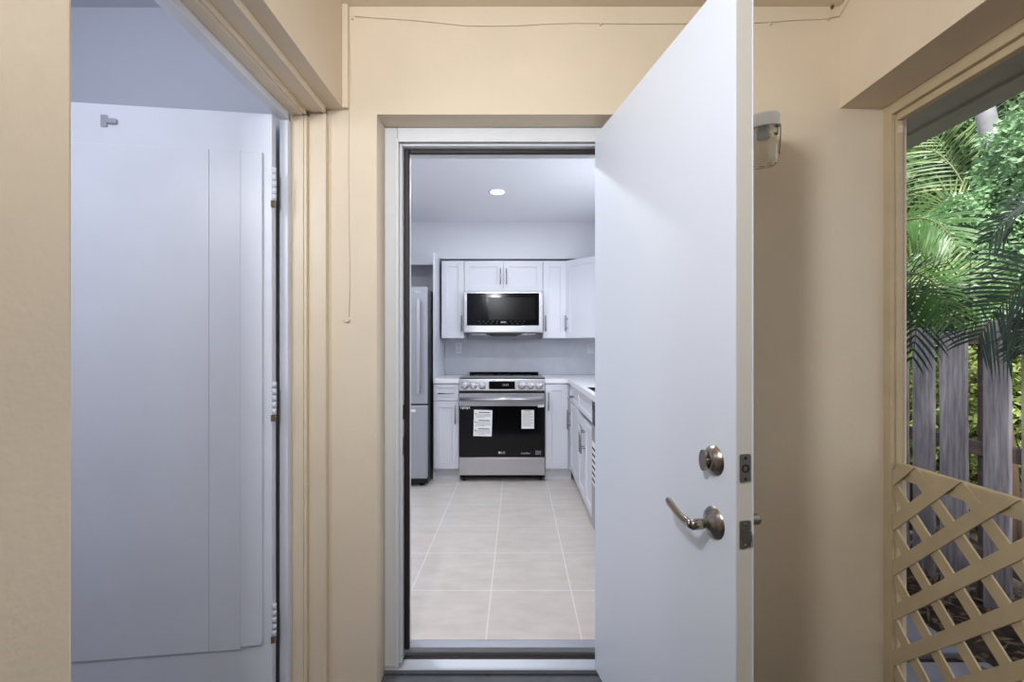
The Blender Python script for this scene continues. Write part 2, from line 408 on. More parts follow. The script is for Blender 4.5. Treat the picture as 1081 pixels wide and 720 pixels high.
# ------------------------------------------------------------------ setting: kitchen
KR, KB, KZ = 1.08, 4.68, 2.40
bm = bmesh.new(); bx(bm, -2.2, 1.2, 1.863, 4.8, -.1, 0)
struct('floor_kitchen', bm, 'tile', 'beige square tiled kitchen floor', 'floor')
bm = bmesh.new(); bx(bm, -2.2, 1.2, 1.8605, 4.8, KZ, KZ+.1)
struct('ceiling_kitchen', bm, 'kceil', 'white kitchen ceiling with a downlight', 'ceiling')
bm = bmesh.new(); bx(bm, -2.2, 1.2, KB, 4.8, 0, KZ)
struct('wall_kitchen_back', bm, 'kwall', 'white kitchen wall behind the range', 'wall')
bm = bmesh.new(); bx(bm, -2.2, 1.079, 4.37, KB-.0005, 2.045, KZ-.0005)
struct('wall_kitchen_soffit', bm, 'kwall', 'white soffit above the wall cabinets', 'wall')
bm = bmesh.new(); bx(bm, KR, 1.2, 1.8605, KB, 0, 1.27); bx(bm, KR, 1.2, 1.8605, 2.5, 1.27, KZ); bx(bm, KR, 1.2, 3.4, KB, 1.27, KZ); bx(bm, KR, 1.2, 2.5, 3.4, 1.97, KZ)
struct('wall_kitchen_right', bm, 'kwall')
bm = bmesh.new(); bx(bm, -2.2, -2.1, 1.8605, KB, 0, KZ)
struct('wall_kitchen_left', bm, 'kwall')
bm = bmesh.new(); bx(bm, -2.1, -.512, 1.8605, 1.863, 0, KZ); bx(bm, .41, 1.08, 1.8605, 1.863, 0, KZ); bx(bm, -.512, .41, 1.8605, 1.863, 2.047, KZ)
struct('wall_kitchen_front', bm, 'kwall')
# backsplash slab
bm = bmesh.new(); bx(bm, -.744, 1.079, 4.668, KB-.0005, .915, 1.279)
bs = obj('backsplash', bm, 'splash'); tag(bs, 'pale grey slab backsplash behind the range and worktop', 'backsplash')
# downlight in the ceiling
x, y = KL[0]
dl = thing('downlight', 'round recessed downlight glowing in the kitchen ceiling', 'ceiling light', (x, y, KZ))
bm = bmesh.new(); lathe(bm, [(.052, -.001), (.062, -.004), (.070, -.003), (.072, 0)], 'Z', 40); obj('trim_ring', bm, 'white', dl)
bm = bmesh.new(); lathe(bm, [(0, -.0015), (.052, -.0015)], 'Z', 40); obj('lens', bm, 'lampface', dl)

# ---- cabinets. local: front faces -Y at y=0, x to the right, z up from floor
def shaker(x0, x1, z0, z1, rail=.057, t=.019):
    bm = bmesh.new(); r = min(rail, (x1-x0)*.3, (z1-z0)*.3)
    bx(bm, x0, x0+r, -t, -.0003, z0, z1, .0012); bx(bm, x1-r, x1, -t, -.0003, z0, z1, .0012)
    bx(bm, x0+r, x1-r, -t, -.0003, z0, z0+r, .0012); bx(bm, x0+r, x1-r, -t, -.0003, z1-r, z1, .0012)
    bx(bm, x0+r-.001, x1-r+.001, -t+.009, -.0003, z0+r-.001, z1-r+.001)
    return bm
def pull(par, x, z, ln=.14, vert=True, y=-.019):
    bm = bmesh.new(); h = ln/2
    if vert:
        tube(bm, [(x, y-.030, z-h), (x, y-.030, z+h)], .0055, 10)
        for s in (-.6, .6): tube(bm, [(x, y, z+s*h), (x, y-.030, z+s*h)], .0045, 8)
    else:
        tube(bm, [(x-h, y-.030, z), (x+h, y-.030, z)], .0055, 10)
        for s in (-.6, .6): tube(bm, [(x+s*h, y, z), (x+s*h, y-.030, z)], .0045, 8)
    return obj('handle', bm, 'chrome', par)
def cabinet(name, label, loc, rotz, w, d, z0, z1, fronts, group, toe=True):
    c = thing(name, label, 'cabinet', loc, rotz, group)
    bm = bmesh.new()
    bx(bm, 0, w, 0, d, z0+(.10 if toe else 0), z1, .001)
    obj('body', bm, 'cab', c)
    if toe:
        bm = bmesh.new(); bx(bm, .0, w, .045, d-.02, 0, .0995); obj('toe_kick', bm, 'kwall', c)
    for kind, x0, x1, a, b, hd in fronts:
        f = obj(kind, shaker(x0+.0015, x1-.0015, a, b, .057 if kind != 'drawer' else .034), 'cab', c)
        if hd: pull(f, hd[0], hd[1], hd[3] if len(hd) > 3 else .14, hd[2])
    return c
BF = 4.07   # base carcass front (doors stand 19 mm proud)
G1 = 'white shaker base cabinets'; G2 = 'white shaker wall cabinets'
cabinet('base_cabinet', 'narrow white base cabinet with one drawer, between fridge panel and range', (-.7445, BF, 0), 0, .226, .59, 0, .874,
        [('drawer', 0, .226, .722, .868, (.113, .785, False, .14)), ('door', 0, .226, .115, .714, (.196, .60, True, .17))], G1)
cabinet('base_cabinet', 'white single door base cabinet right of the range, in the corner', (.2485, BF, 0), 0, .2395, .59, 0, .874,
        [('door', 0, .205, .115, .868, (.028, .715, True, .16))], G1)
RX = .489
RR = -PI/2
cabinet('base_cabinet', 'white side run base cabinet with drawer and door beside the corner', (RX, 4.05, 0), RR, .52, .585, 0, .874,
        [('drawer', .02, .52, .722, .868, (.26, .785, False, .14)), ('door', .02, .52, .115, .714, (.05, .56, True, .17))], G1)
cabinet('sink_base_cabinet', 'white two door base cabinet under the sink', (RX, 3.528, 0), RR, .676, .585, 0, .68,
        [('door', 0, .336, .115, .676, (.306, .55, True, .19)), ('door', .34, .676, .115, .676, (.37, .55, True, .19))], G1)
# fixed false front over the sink doors
bm = shaker(.0015, .6745, .722, .868, .034)
sb = [o for o in bpy.data.objects if o.name.startswith('sink_base_cabinet')][0]
obj('false_front', bm, 'cab', sb)
# wall cabinets
UF = 4.352
cabinet('wall_cabinet', 'narrow white wall cabinet left of the microwave', (-.7205, UF, 0), 0, .215, .315, 1.28, 2.02,
        [('door', 0, .215, 1.283, 2.017, (.192, 1.42, True, .15))], G2, False)
cabinet('wall_cabinet', 'low white two door wall cabinet directly above the microwave', (-.504, UF, 0), 0, .747, .315, 1.722, 2.02,
        [('door', 0, .3725, 1.725, 2.017, (.345, 1.865, True, .15)), ('door', .3745, .747, 1.725, 2.017, (.402, 1.865, True, .15))], G2, False)
cabinet('wall_cabinet', 'narrow white wall cabinet right of the microwave', (.2445, UF, 0), 0, .224, .315, 1.28, 2.02,
        [('door', 0, .224, 1.283, 2.017, (.024, 1.42, True, .15))], G2, False)
# diagonal corner cabinet
cc = thing('corner_wall_cabinet', 'white wall cabinet with slanted door in the far right corner', 'cabinet', (.4700, UF, 0), 0, G2)
bm = bmesh.new(); prism(bm, [(0, 0), (.28, -.28), (.609, -.28), (.609, .315), (0, .315)], 1.28, 2.02); obj('body', bm, 'cab', cc)
dd = obj('door', shaker(.006, .388, 1.283, 2.017), 'cab', cc); dd.rotation_euler = (0, 0, -PI/4); dd.location = (0, -.0005, 0)
pull(dd, .03, 1.42, .15)
# fridge side panel
bm = bmesh.new(); bx(bm, -.757, -.7455, 4.09, KB-.001, 0, 2.0445, .001)
tag(obj('side_panel', bm, 'cab'), 'tall white end panel between the fridge and the cabinets', 'panel')
bm = bmesh.new(); bx(bm, -1.65, -.7575, 4.36, 4.3695, 1.985, 2.0445, .001)
tag(obj('filler_strip', bm, 'cab'), 'white strip under the soffit above the fridge', 'panel')
# worktops
bm = bmesh.new(); bx(bm, -.7445, -.517, 4.035, 4.6675, .8745, .914, .003)
tag(obj('worktop', bm, 'counter'), 'short white worktop between fridge panel and range', 'worktop')
bm = bmesh.new()
SX0, SX1, SY0, SY1 = .4895, .90, 2.62, 3.20
bx(bm, .247, 1.0795, 4.035, 4.6675, .8745, .914, .003); bx(bm, .452, 1.0795, SY1, 4.035, .8745, .914, .002)
bx(bm, .452, 1.0795, 2.0, SY0, .8745, .914, .002); bx(bm, .452, SX0, SY0, SY1, .8745, .914, .001); bx(bm, SX1, 1.0795, SY0, SY1, .8745, .914, .001)
tag(obj('worktop', bm, 'counter'), 'long white worktop turning the corner right of the range', 'worktop')
bm = bmesh.new()
bx(bm, SX0+.001, SX1-.001, SY0+.001, SY1-.001, .70, .712); bx(bm, SX0+.001, SX0+.006, SY0+.001, SY1-.001, .712, .9145)
bx(bm, SX1-.006, SX1-.001, SY0+.001, SY1-.001, .712, .9145); bx(bm, SX0+.006, SX1-.006, SY0+.001, SY0+.006, .712, .9145); bx(bm, SX0+.006, SX1-.006, SY1-.006, SY1-.001, .712, .9145)
tag(obj('sink', bm, 'black'), 'black sink sunk into the long white worktop', 'sink')
# outlets
for x, lab in ((-.60, 'left of the range'), (.755, 'near the far right corner')):
    ot = thing('wall_outlet', 'white power outlet on the backsplash '+lab, 'outlet', (x, 4.6675, 1.185), 0, 'outlets on the backsplash')
    bm = bmesh.new(); bx(bm, -.035, .035, -.006, -.0003, -.058, .058, .003); obj('cover_plate', bm, 'outlet', ot)
    for z in (-.026, .026):
        bm = bmesh.new(); bx(bm, -.016, .016, -.008, -.0062, z-.015, z+.015, .001); rc = obj('receptacle', bm, 'outlet', ot)
        bm = bmesh.new(); bx(bm, -.008, -.005, -.0086, -.0081, z-.005, z+.006); bx(bm, .005, .008, -.0086, -.0081, z-.005, z+.006); obj('slots', bm, 'ink', rc)

# ---- range
rg = thing('range', 'stainless slide-in range with black glass oven door and knobs', 'range', (-.515, 4.045, 0))
W = .76
bm = bmesh.new(); bx(bm, .002, W-.002, .03, .618, .045, .895, .003); obj('body', bm, 'black', rg)
bm = bmesh.new(); prism(bm, [(0, -.005), (W, -.005), (W, .055), (.735, .618), (.025, .618), (0, .055)], .915, .924); 
bx(bm, .03, W-.03, .585, .6175, .924, .944, .003); obj('glass_cooktop', bm, 'glassk', rg)
for i, (x, y, r_) in enumerate(((.19, .17, .10), (.19, .43, .08), (.56, .17, .11), (.56, .43, .08), (.38, .50, .06))):
    bm = bmesh.new(); lathe(bm, [(r_-.003, .9244), (r_, .9246), (r_+.003, .9244)], 'Z', 40, (x, y, 0)); obj('burner_ring', bm, 'nickel_d', rg)
bm = bmesh.new(); prism(bm, [(-.010, .905), (-.004, .9145), (.0298, .9145), (.0298, .812), (-.018, .812)], 0, W, 'YZ')
cp = obj('control_panel', bm, 'steel', rg)
bm = bmesh.new(); prism(bm, [(-.0195, .8245), (-.0118, .893), (-.0095, .893), (-.0175, .8245)], .265, .495, 'YZ'); ds = obj('display', bm, 'glassk', cp)
text('digits', '11:11', .026, 'led', ds, (.412, -.0168, .861), (PI/2-.11, 0, 0))
for kx in (.052, .128, .204, .556, .632, .708):
    bm = bmesh.new(); lathe(bm, [(0, -.036), (.024, -.036), (.027, -.033), (.029, -.008), (.033, -.006), (.033, 0)], 'Y', 28)
    bx(bm, -.006, .006, -.043, -.034, -.024, .024, .002)
    k = obj('knob', bm, 'steel', cp, (kx, -.013, .856), (-.11, 0, 0))
bm = bmesh.new(); bx(bm, .002, W-.002, -.008, .03, .790, .810); obj('vent_slot', bm, 'black', rg)
bm = bmesh.new(); bx(bm, .001, W-.001, -.018, .0298, .222, .788, .003); od = obj('oven_door', bm, 'glassk', rg)
bm = bmesh.new(); bx(bm, .002, W-.002, -.0215, -.0182, .675, .787, .001); ob = obj('door_band', bm, 'steel', od)
bm = bmesh.new()
tube(bm, [(.012, -.058, .738), (.748, -.058, .738)], .0155, 14)
for x in (.03, .73): bx(bm, x-.012, x+.012, -.058, -.0218, .728, .748, .003)
obj('handle', bm, 'steel', od)
bm = bmesh.new(); bx(bm, .001, W-.001, -.017, .0298, .062, .218, .004); dr = obj('drawer', bm, 'steel', rg)
bm = bmesh.new(); bx(bm, .05, W-.05, .0, .0296, .2182, .2218); obj('drawer_gap', bm, 'black', rg)
for x in (.035, W-.035):
    for y in (.05, .56):
        bm = bmesh.new(); lathe(bm, [(0, 0), (.018, 0), (.018, .006), (.010, .010), (.010, .046), (0, .046)], 'Z', 16, (x, y, 0)); obj('foot', bm, 'black', rg)
# labels taped to the glass
def sheet(x0, x1, z0, z1, par, y, tilt, lines, bars):
    cx, cz = (x0+x1)/2, (z0+z1)/2; w_, h_ = x1-x0, z1-z0
    bm = bmesh.new(); bx(bm, -w_/2, w_/2, 0, .0008, -h_/2, h_/2); s = obj('paper_label', bm, 'paper', par, (cx, y, cz), (0, tilt, 0))
    bm = bmesh.new()
    for zf, xf0, xf1, th in lines: bx(bm, -w_/2+w_*xf0, -w_/2+w_*xf1, -.0006, -.0001, -h_/2+h_*zf-th/2, -h_/2+h_*zf+th/2)
    obj('print', bm, 'ink', s)
lines = []
for b0 in (.93, .62, .30):
    lines.append((b0-.02, .25, .88, .007))
    for k in range(4): lines.append((b0-.085-k*.045, .08 if k % 2 else .14, .93 if k < 3 else .6, .0022))
    lines.append((b0-.08, .06, .12, .009))
sheet(.130, .292, .408, .640, od, -.0192, .03, lines, None)
lines = [(.95, .15, .8, .005)]+[(.88-k*.055, .08, .92 if k % 3 else .7, .0018) for k in range(14)]
sheet(.553, .664, .475, .640, od, -.0192, 0, lines, None)
bm = bmesh.new(); bx(bm, .698, .752, -.0192, -.0184, .664, .674+.0); bx(bm, .698, .752, -.0224, -.0217, .6755, .686); obj('small_label', bm, 'paper', od)
bm = bmesh.new()
for i in range(5): bx(bm, .012+i*.018, .024+i*.018, -.0190, -.0184, .652-(i % 2)*.006, .668)
obj('care_stickers', bm, 'logo', od)
def lg_logo(par, x, y, z, s):
    bm = bmesh.new(); lathe(bm, [(0, -.0004), (s*.5, -.0004), (s*.5, 0)], 'Y', 24, (x-s*.75, y, z)); obj('emblem', bm, 'logo', par)
    text('lettering', 'LG', s*1.25, 'logo', par, (x+s*.7, y-.0004, z), (PI/2, 0, 0))
lg_logo(od, .375, -.0184, .262, .022)
text('lettering', 'InstaView', .020, 'logo', od, (.590, -.0186, .257), (PI/2, 0, 0))
text('lettering', 'ThinQ\nAirFry', .019, 'logo', od, (.700, -.0186, .262), (PI/2, 0, 0))

# ---- microwave
mw = thing('microwave', 'stainless over-the-range microwave with black glass door', 'microwave', (-.500, 4.262, 1.322)); mw.scale = (.985, 1, 1)
bm = bmesh.new(); bx(bm, .001, .749, .02, .40, .0, .390, .003); obj('body', bm, 'nickel_d', mw)
bm = bmesh.new(); bx(bm, 0, .75, -.010, .0198, .012, .392, .004); md = obj('door', bm, 'steel', mw)
bm = bmesh.new(); bx(bm, .030, .715, -.0125, -.0102, .075, .378, .001); gl = obj('glass', bm, 'mwglass', md)
bm = bmesh.new(); bx(bm, .235, .675, -.0132, -.0126, .125, .338, .0002); obj('window', bm, 'mwwin', gl)
text('lettering', '88:88', .022, 'led', gl, (.375, -.0134, .106), (PI/2, 0, 0))
bm = bmesh.new()
for i in range(11): bx(bm, .14+i*.043, .152+i*.043, -.0129, -.0126, .112, .116); 
for i in range(9): bx(bm, .155+i*.05, .165+i*.05, -.0129, -.0126, .094, .098)
obj('touch_keys', bm, 'nickel_d', gl)['kind'] = 'stuff'
lg_logo(md, .034, -.0104, .040, .013)
bm = bmesh.new(); prism(bm, [(.21, -.003), (.26, -.018), (.49, -.018), (.54, -.003)], .01, .36, 'XZ'); obj('vent_tray', bm, 'black', mw)
for x in (.07, .55):
    bm = bmesh.new(); bx(bm, x, x+.13, .02, .34, -.009, -.0005, .002); obj('grease_filter', bm, 'steel', mw)

# ---- fridge
fg = thing('refrigerator', 'grey steel bottom-freezer refrigerator at the left of the kitchen', 'refrigerator', (-1.518, 3.865, 0))
bm = bmesh.new(); bx(bm, .004, .750, .045, .70, .03, 1.70, .004); obj('body', bm, 'black', fg)
bm = bmesh.new(); bx(bm, 0, .752, 0, .043, .712, 1.712, .010); ud = obj('door', bm, 'steel_d', fg)
bm = bmesh.new(); bx(bm, 0, .752, 0, .043, .077, .700, .010); ld = obj('freezer_drawer', bm, 'steel_d', fg)
bm = bmesh.new(); bx(bm, .674, .706, -.062, -.045, .80, 1.60, .006)
for z in (.83, 1.57): bx(bm, .680, .700, -.045, -.0003, z-.015, z+.015, .004)
obj('handle', bm, 'steel', ud)
lg_logo(ud, .672, -.0004, 1.665, .018)
bm = bmesh.new(); bx(bm, .605, .655, -.0012, -.0003, .645, .668); obj('small_label', bm, 'paper', ld)
for x in (.06, .69):
    for y in (.10, .62):
        bm = bmesh.new(); lathe(bm, [(0, 0), (.02, 0), (.02, .031), (0, .031)], 'Z', 16, (x, y, 0)); obj('foot', bm, 'black', fg)

# ---- dishwasher in the right run
dw = thing('dishwasher', 'stainless dishwasher in the side run, seen edge on by the door', 'dishwasher', (.489, 2.846, 0), RR)
bm = bmesh.new(); bx(bm, .002, .598, .001, .57, .02, .872, .002); obj('body', bm, 'black', dw)
bm = bmesh.new(); bx(bm, .002, .598, -.024, .0005, .10, .715, .003); dwd = obj('door', bm, 'steel_d', dw)
bm = bmesh.new(); bx(bm, .002, .598, -.022, .0005, .72, .870, .003); obj('control_panel', bm, 'glassk', dw)
bm = bmesh.new(); bx(bm, .02, .20, -.0252, -.0243, .36, .62); pl = obj('paper_label', bm, 'paper', dwd)
bm = bmesh.new()
for k in range(6): bx(bm, .03, .19, -.0258, -.0253, .38+k*.038, .395+k*.038)
obj('print', bm, 'ink', pl)

# ------------------------------------------------------------------ porch wall lamp (jelly jar)
JX, JY, JZ = .812, 1.50, 1.925
jl = thing('wall_lamp', 'jelly jar porch lamp with pale metal cap on the cream wall', 'lamp', (JX, JY, JZ))
jl.rotation_euler = (math.radians(9), math.radians(-4), 0)
bm = bmesh.new(); lathe(bm, [(0, .040), (.030, .040), (.043, .036), (.047, .028), (.048, .0), (.050, -.002), (.050, -.006), (.046, -.006), (.044, 0), (.040, .004), (0, .006)], 'Z', 40)
obj('cap', bm, 'capw', jl)
bm = bmesh.new(); tube(bm, [(-.018, 0, .020), (-.020, .05, .020), (-.020, .10, .014), (-.020, .147, .008)], .013, 14)
lathe(bm, [(0, .128), (.040, .129), (.050, .136), (.052, .150), (0, .150)], 'Y', 32, (-.02, 0, .008))
obj('wall_arm', bm, 'capw', jl)
bm = bmesh.new()
prof = [(.036, -.003), (.040, -.006)]
for k in range(4): prof += [(.0445, -.010-k*.007), (.0372, -.0135-k*.007)]
prof += [(.043, -.040), (.044, -.060), (.0435, -.105), (.041, -.120), (.034, -.128), (.020, -.126), (0, -.123)]
inner = [(0, -.119), (.018, -.121), (.031, -.123), (.038, -.116), (.0405, -.103), (.041, -.060), (.040, -.040), (.036, -.030), (.033, -.003), (.036, -.003)]
lathe(bm, prof+inner, 'Z', 40); obj('glass_jar', bm, 'glass', jl)
bm = bmesh.new(); lathe(bm, [(0, .004), (.019, .004), (.018, -.014), (.022, -.022), (.023, -.036), (.017, -.044), (0, -.045)], 'Z', 28); obj('bulb_socket', bm, 'socket', jl)
bm = bmesh.new(); tube(bm, [(.049, -.012, -.004), (.050, -.012, -.03), (.047, -.012, -.085), (.049, -.012, -.092)], .0017, 8); obj('clip_wire', bm, 'nickel_d', jl)

# ------------------------------------------------------------------ thin painted cable along the wall, hanging cord, nails
def atw(u, v, Y=YW-.003): return ((u-546)*Y/F, Y, 1.2+(366-v)*Y/F)
bm = bmesh.new()
pts = [(375, 17), (395, 18.5), (430, 20.5), (465, 24), (490, 26.8), (520, 27.2), (550, 26.6), (580, 24.8), (610, 24), (650, 24.6), (700, 24.8), (745, 24.5), (792, 24), (815, 23), (845, 20.5), (868, 20), (884, 17.5)]
tube(bm, [atw(*p) for p in pts], .0022, 8)
tube(bm, [atw(884, 17.5), atw(885.5, 16.5, YW-.006), (1.172, 1.60, 2.43), (1.172, 1.56, 2.436)], .0022, 8)
cb = obj('cable', bm, 'cream'); tag(cb, 'thin sagging painted cable across the top of the cream wall', 'cable')
for (u, v) in ((634, 26), (813, 25.5), (874, 20.5), (372, 19.5)):
    bm = bmesh.new(); x, y, z = atw(u, v)
    lathe(bm, [(0, -.004), (.004, -.004), (.005, .0), (.004, .0028)], 'Y', 10, (x, y, z))
    tube(bm, [(x, y-.002, z), (x+.001, y-.004, z+.009)], .0018, 6)
    obj('cable_clip', bm, 'cream', cb)
bm = bmesh.new()
tube(bm, [atw(*p) for p in [(369, 45), (368.2, 120), (367.6, 180), (368.4, 250), (369, 300), (368.5, 334)]], .0013, 8)
cd2 = obj('cord', bm, 'cream'); tag(cd2, 'fine painted cord hanging down the wall by the closet opening', 'cord')
bm = bmesh.new(); c = Vector(atw(366, 338, YW-.004))
tube(bm, [c+Vector((.010*math.cos(a), -.004*abs(math.sin(a)), .010*math.sin(a)+.004)) for a in [PI*(1.0+k/8) for k in range(9)]], .0022, 8)
obj('hook', bm, 'cream', cd2)
bm = bmesh.new(); x, y, z = atw(878, 6)
bx(bm, x-.003, x+.003, YW-.010, YW-.0003, z-.012, z+.010, .001)
tag(obj('nail', bm, 'rustc'), 'small rusty nail at the top right of the cream wall', 'nail')

# ------------------------------------------------------------------ right side: screen frame, lattice
bm = bmesh.new()
bx(bm, 1.336, 1.352, 1.628, YW-.0005, PF, 2.0685, .002)
bx(bm, 1.353, 1.376, 1.622, 1.6585, PF, 2.0685, .003)
bx(bm, 1.336, 1.352, -.9, 1.6275, 2.030, 2.0685, .002); bx(bm, 1.353, 1.380, -.9, 1.6215, 2.006, 2.067, .003)
sf = struct('trim_6', bm, 'lattice', 'cream timber frame of the open side', 'frame')
bm = bmesh.new()
for dx in (-.012, 0, .012): lathe(bm, [(.0035, 0), (.003, -.002), (0, -.0025)], 'Y', 10, (1.3655+dx*.6, 1.6215, 1.975))
bx(bm, 1.356, 1.374, 1.6200, 1.6218, 1.962, 1.988, .0005)
obj('corner_bracket', bm, 'cream', sf)
lt = thing('lattice_panel', 'cream diagonal lattice panel filling the lower right opening', 'lattice', (1.35, .4, PF))
bm = bmesh.new(); bx(bm, .006, .034, -1.2, 1.221, .79, .845, .003); obj('top_rail', bm, 'lattice', lt)
bm = bmesh.new(); bx(bm, .006, .034, -1.2, 1.221, .0005, .06, .003); obj('bottom_rail', bm, 'lattice', lt)
# strips: opening centres at (Y 1.577, z .71) in pitch .161
pitch = .161; hw = .0195
Y0, Y1, Z0, Z1 = -.8, 1.6275, PF+.001, .79
def strips(sign, x0, x1):
    bm = bmesh.new()
    # lines  sign*y + z = c ; opening centre lies midway between lines
    cc0 = sign*1.566+.71+pitch/2
    for k in range(-40, 41):
        c = cc0+k*pitch
        # clip the 45 degree line to the rectangle
        pts = []
        ya, yb = sorted((sign*(c-Z0), sign*(c-Z1)))
        ya, yb = max(ya, Y0), min(yb, Y1)
        if yb-ya < .01: continue
        # convex polygon of the band, clipped to the rectangle
        h = hw*math.sqrt(2)
        poly = [(Y0-1, c-h-sign*(Y0-1)), (Y1+1, c-h-sign*(Y1+1)), (Y1+1, c+h-sign*(Y1+1)), (Y0-1, c+h-sign*(Y0-1))]
        for ax, lim, keep in ((0, Y0, 1), (0, Y1, -1), (1, Z0, 1), (1, Z1, -1)):
            out = []
            for i in range(len(poly)):
                p, q = poly[i], poly[(i+1) % len(poly)]
                ip, iq = (p[ax]-lim)*keep >= 0, (q[ax]-lim)*keep >= 0
                if ip: out.append(p)
                if ip != iq:
                    t_ = (lim-p[ax])/(q[ax]-p[ax]); out.append((p[0]+(q[0]-p[0])*t_, p[1]+(q[1]-p[1])*t_))
            poly = out
            if not poly: break
        if len(poly) >= 3:
            prism(bm, [(y-.4, z-PF) for y, z in poly], x0, x1, 'YZ')
    return bm
obj('lattice_strips', strips(1, -.0085, -.0015), 'lattice', lt)
obj('lattice_strips', strips(-1, -.0012, .0055), 'lattice', lt)

# ---- roof eave outside
ev = thing('roof_eave', 'weathered grey boarded eave above the open side', 'eave', (1.34, 0, 2.16))
bm = bmesh.new(); bx(bm, .0, .44, -2.2, 3.6, .0, .02, .001); obj('soffit_board', bm, 'eave', ev)
bm = bmesh.new(); bx(bm, .425, .445, -2.2, 3.6, -.012, -.0003, .001); obj('batten', bm, 'eave', ev)
bm = bmesh.new(); bx(bm, .455, .56, -2.2, 3.6, -.004, .02, .002); obj('fascia_board', bm, 'eave', ev)
bm = bmesh.new(); bx(bm, .0, .56, -2.2, 3.6, .0205, .30); obj('roof_deck', bm, 'eave', ev)

# ------------------------------------------------------------------ garden
G = -.15
bm = bmesh.new()
bmesh.ops.create_grid(bm, x_segments=60, y_segments=60, size=7)
for v in bm.verts:
    v.co.x += 8.4; v.co.y += 2.5; v.co.z = G+random.uniform(-.012, .012)
g = obj('ground', bm, 'soil'); g['kind'] = 'structure'
# stepping slabs in the strip between porch and fence
slabs = [(1.52, 1.95, .78, 1.12), (1.50, 1.98, 1.17, 1.50), (1.53, 1.96, 1.56, 1.90), (1.50, 1.94, 1.96, 2.30), (1.53, 1.97, .38, .72)]
labs = ['bluish stepping slab seen low through the lattice, third from the far end', 'bluish stepping slab lying in dry leaves, second from the far wall end',
        'bluish stepping slab behind the lattice next to the far wall', 'bluish stepping slab hidden furthest along beside the fence', 'bluish stepping slab nearest the viewer beyond the lattice']
for (s, lb) in zip(slabs, labs):
    bm = bmesh.new(); bx(bm, s[0], s[1], s[2], s[3], G-.01, G+.035, .006)
    o = obj('stepping_slab', bm, 'slab'); tag(o, lb, 'paving slab', 'stepping slabs between porch and fence')
# leaf litter
V = []; Fc = []
def leaf(V, Fc, p, d, nrm, ln, wd, fold=.15):
    d = d.normalized(); s = d.cross(nrm)
    if s.length < 1e-4: s = d.orthogonal()
    s.normalize(); n = s.cross(d)
    i = len(V)
    V += [p, p+d*ln*.45+s*wd*.5+n*wd*fold, p+d*ln, p+d*ln*.45-s*wd*.5+n*wd*fold]
    Fc += [(i, i+1, i+2), (i, i+2, i+3)]
rnd = random.Random(3)
def rv(r=rnd): return Vector((r.uniform(-1, 1), r.uniform(-1, 1), r.uniform(-1, 1)))
for k in range(2600):
    p = Vector((rnd.uniform(1.42, 2.9), rnd.uniform(.2, 3.6), G+.012+rnd.uniform(0, .02)))
    on = any(s[0]-.01 < p.x < s[1]+.01 and s[2]-.01 < p.y < s[3]+.01 for s in slabs)
    if on:
        if rnd.random() < .93: continue
        p.z = G+.038
    d = Vector((rnd.uniform(-1, 1), rnd.uniform(-1, 1), rnd.uniform(-.1, .35)))
    leaf(V, Fc, p, d, Vector((0, 0, 1)), rnd.uniform(.03, .09), rnd.uniform(.012, .03))
tag(pyobj('leaf_litter', V, Fc, 'litter'), 'dry brown leaves scattered over the soil by the fence', 'leaf litter', None, 'stuff')

# ---- fence of upright planks
FX = 2.4
fc = thing('fence', 'weathered grey picket fence standing beyond the lattice', 'fence', (FX, 2.4, G))
ys = [(3.98, 4.10), (3.78, 3.92), (3.58, 3.71), (3.38, 3.52), (3.16, 3.31), (2.985, 3.11), (2.80, 2.935), (2.624, 2.762), (2.430, 2.583), (2.220, 2.346), (2.03, 2.166), (1.83, 1.97), (1.63, 1.77), (1.43, 1.57), (1.23, 1.37)]
for i, (y0, y1) in enumerate(ys):
    bm = bmesh.new(); h = 1.46+rnd.uniform(-.03, .02); lean = rnd.uniform(-.006, .006)
    bx(bm, 0, .018, y0-2.4, y1-2.4, .01, h, .003)
    for v in bm.verts: v.co.y += lean*v.co.z
    obj('plank', bm, 'fence', fc)
for z in (.78, 1.36, .22):
    bm = bmesh.new(); bx(bm, .0185, .055, -1.3, 1.75, z, z+.075, .004); obj('rail', bm, 'fencer', fc)
for y in (3.0, 2.395, 1.7):
    bm = bmesh.new(); bx(bm, .0555, .13, y-2.4-.035, y-2.4+.035, 0, 1.46, .004); obj('post', bm, 'fencer', fc)

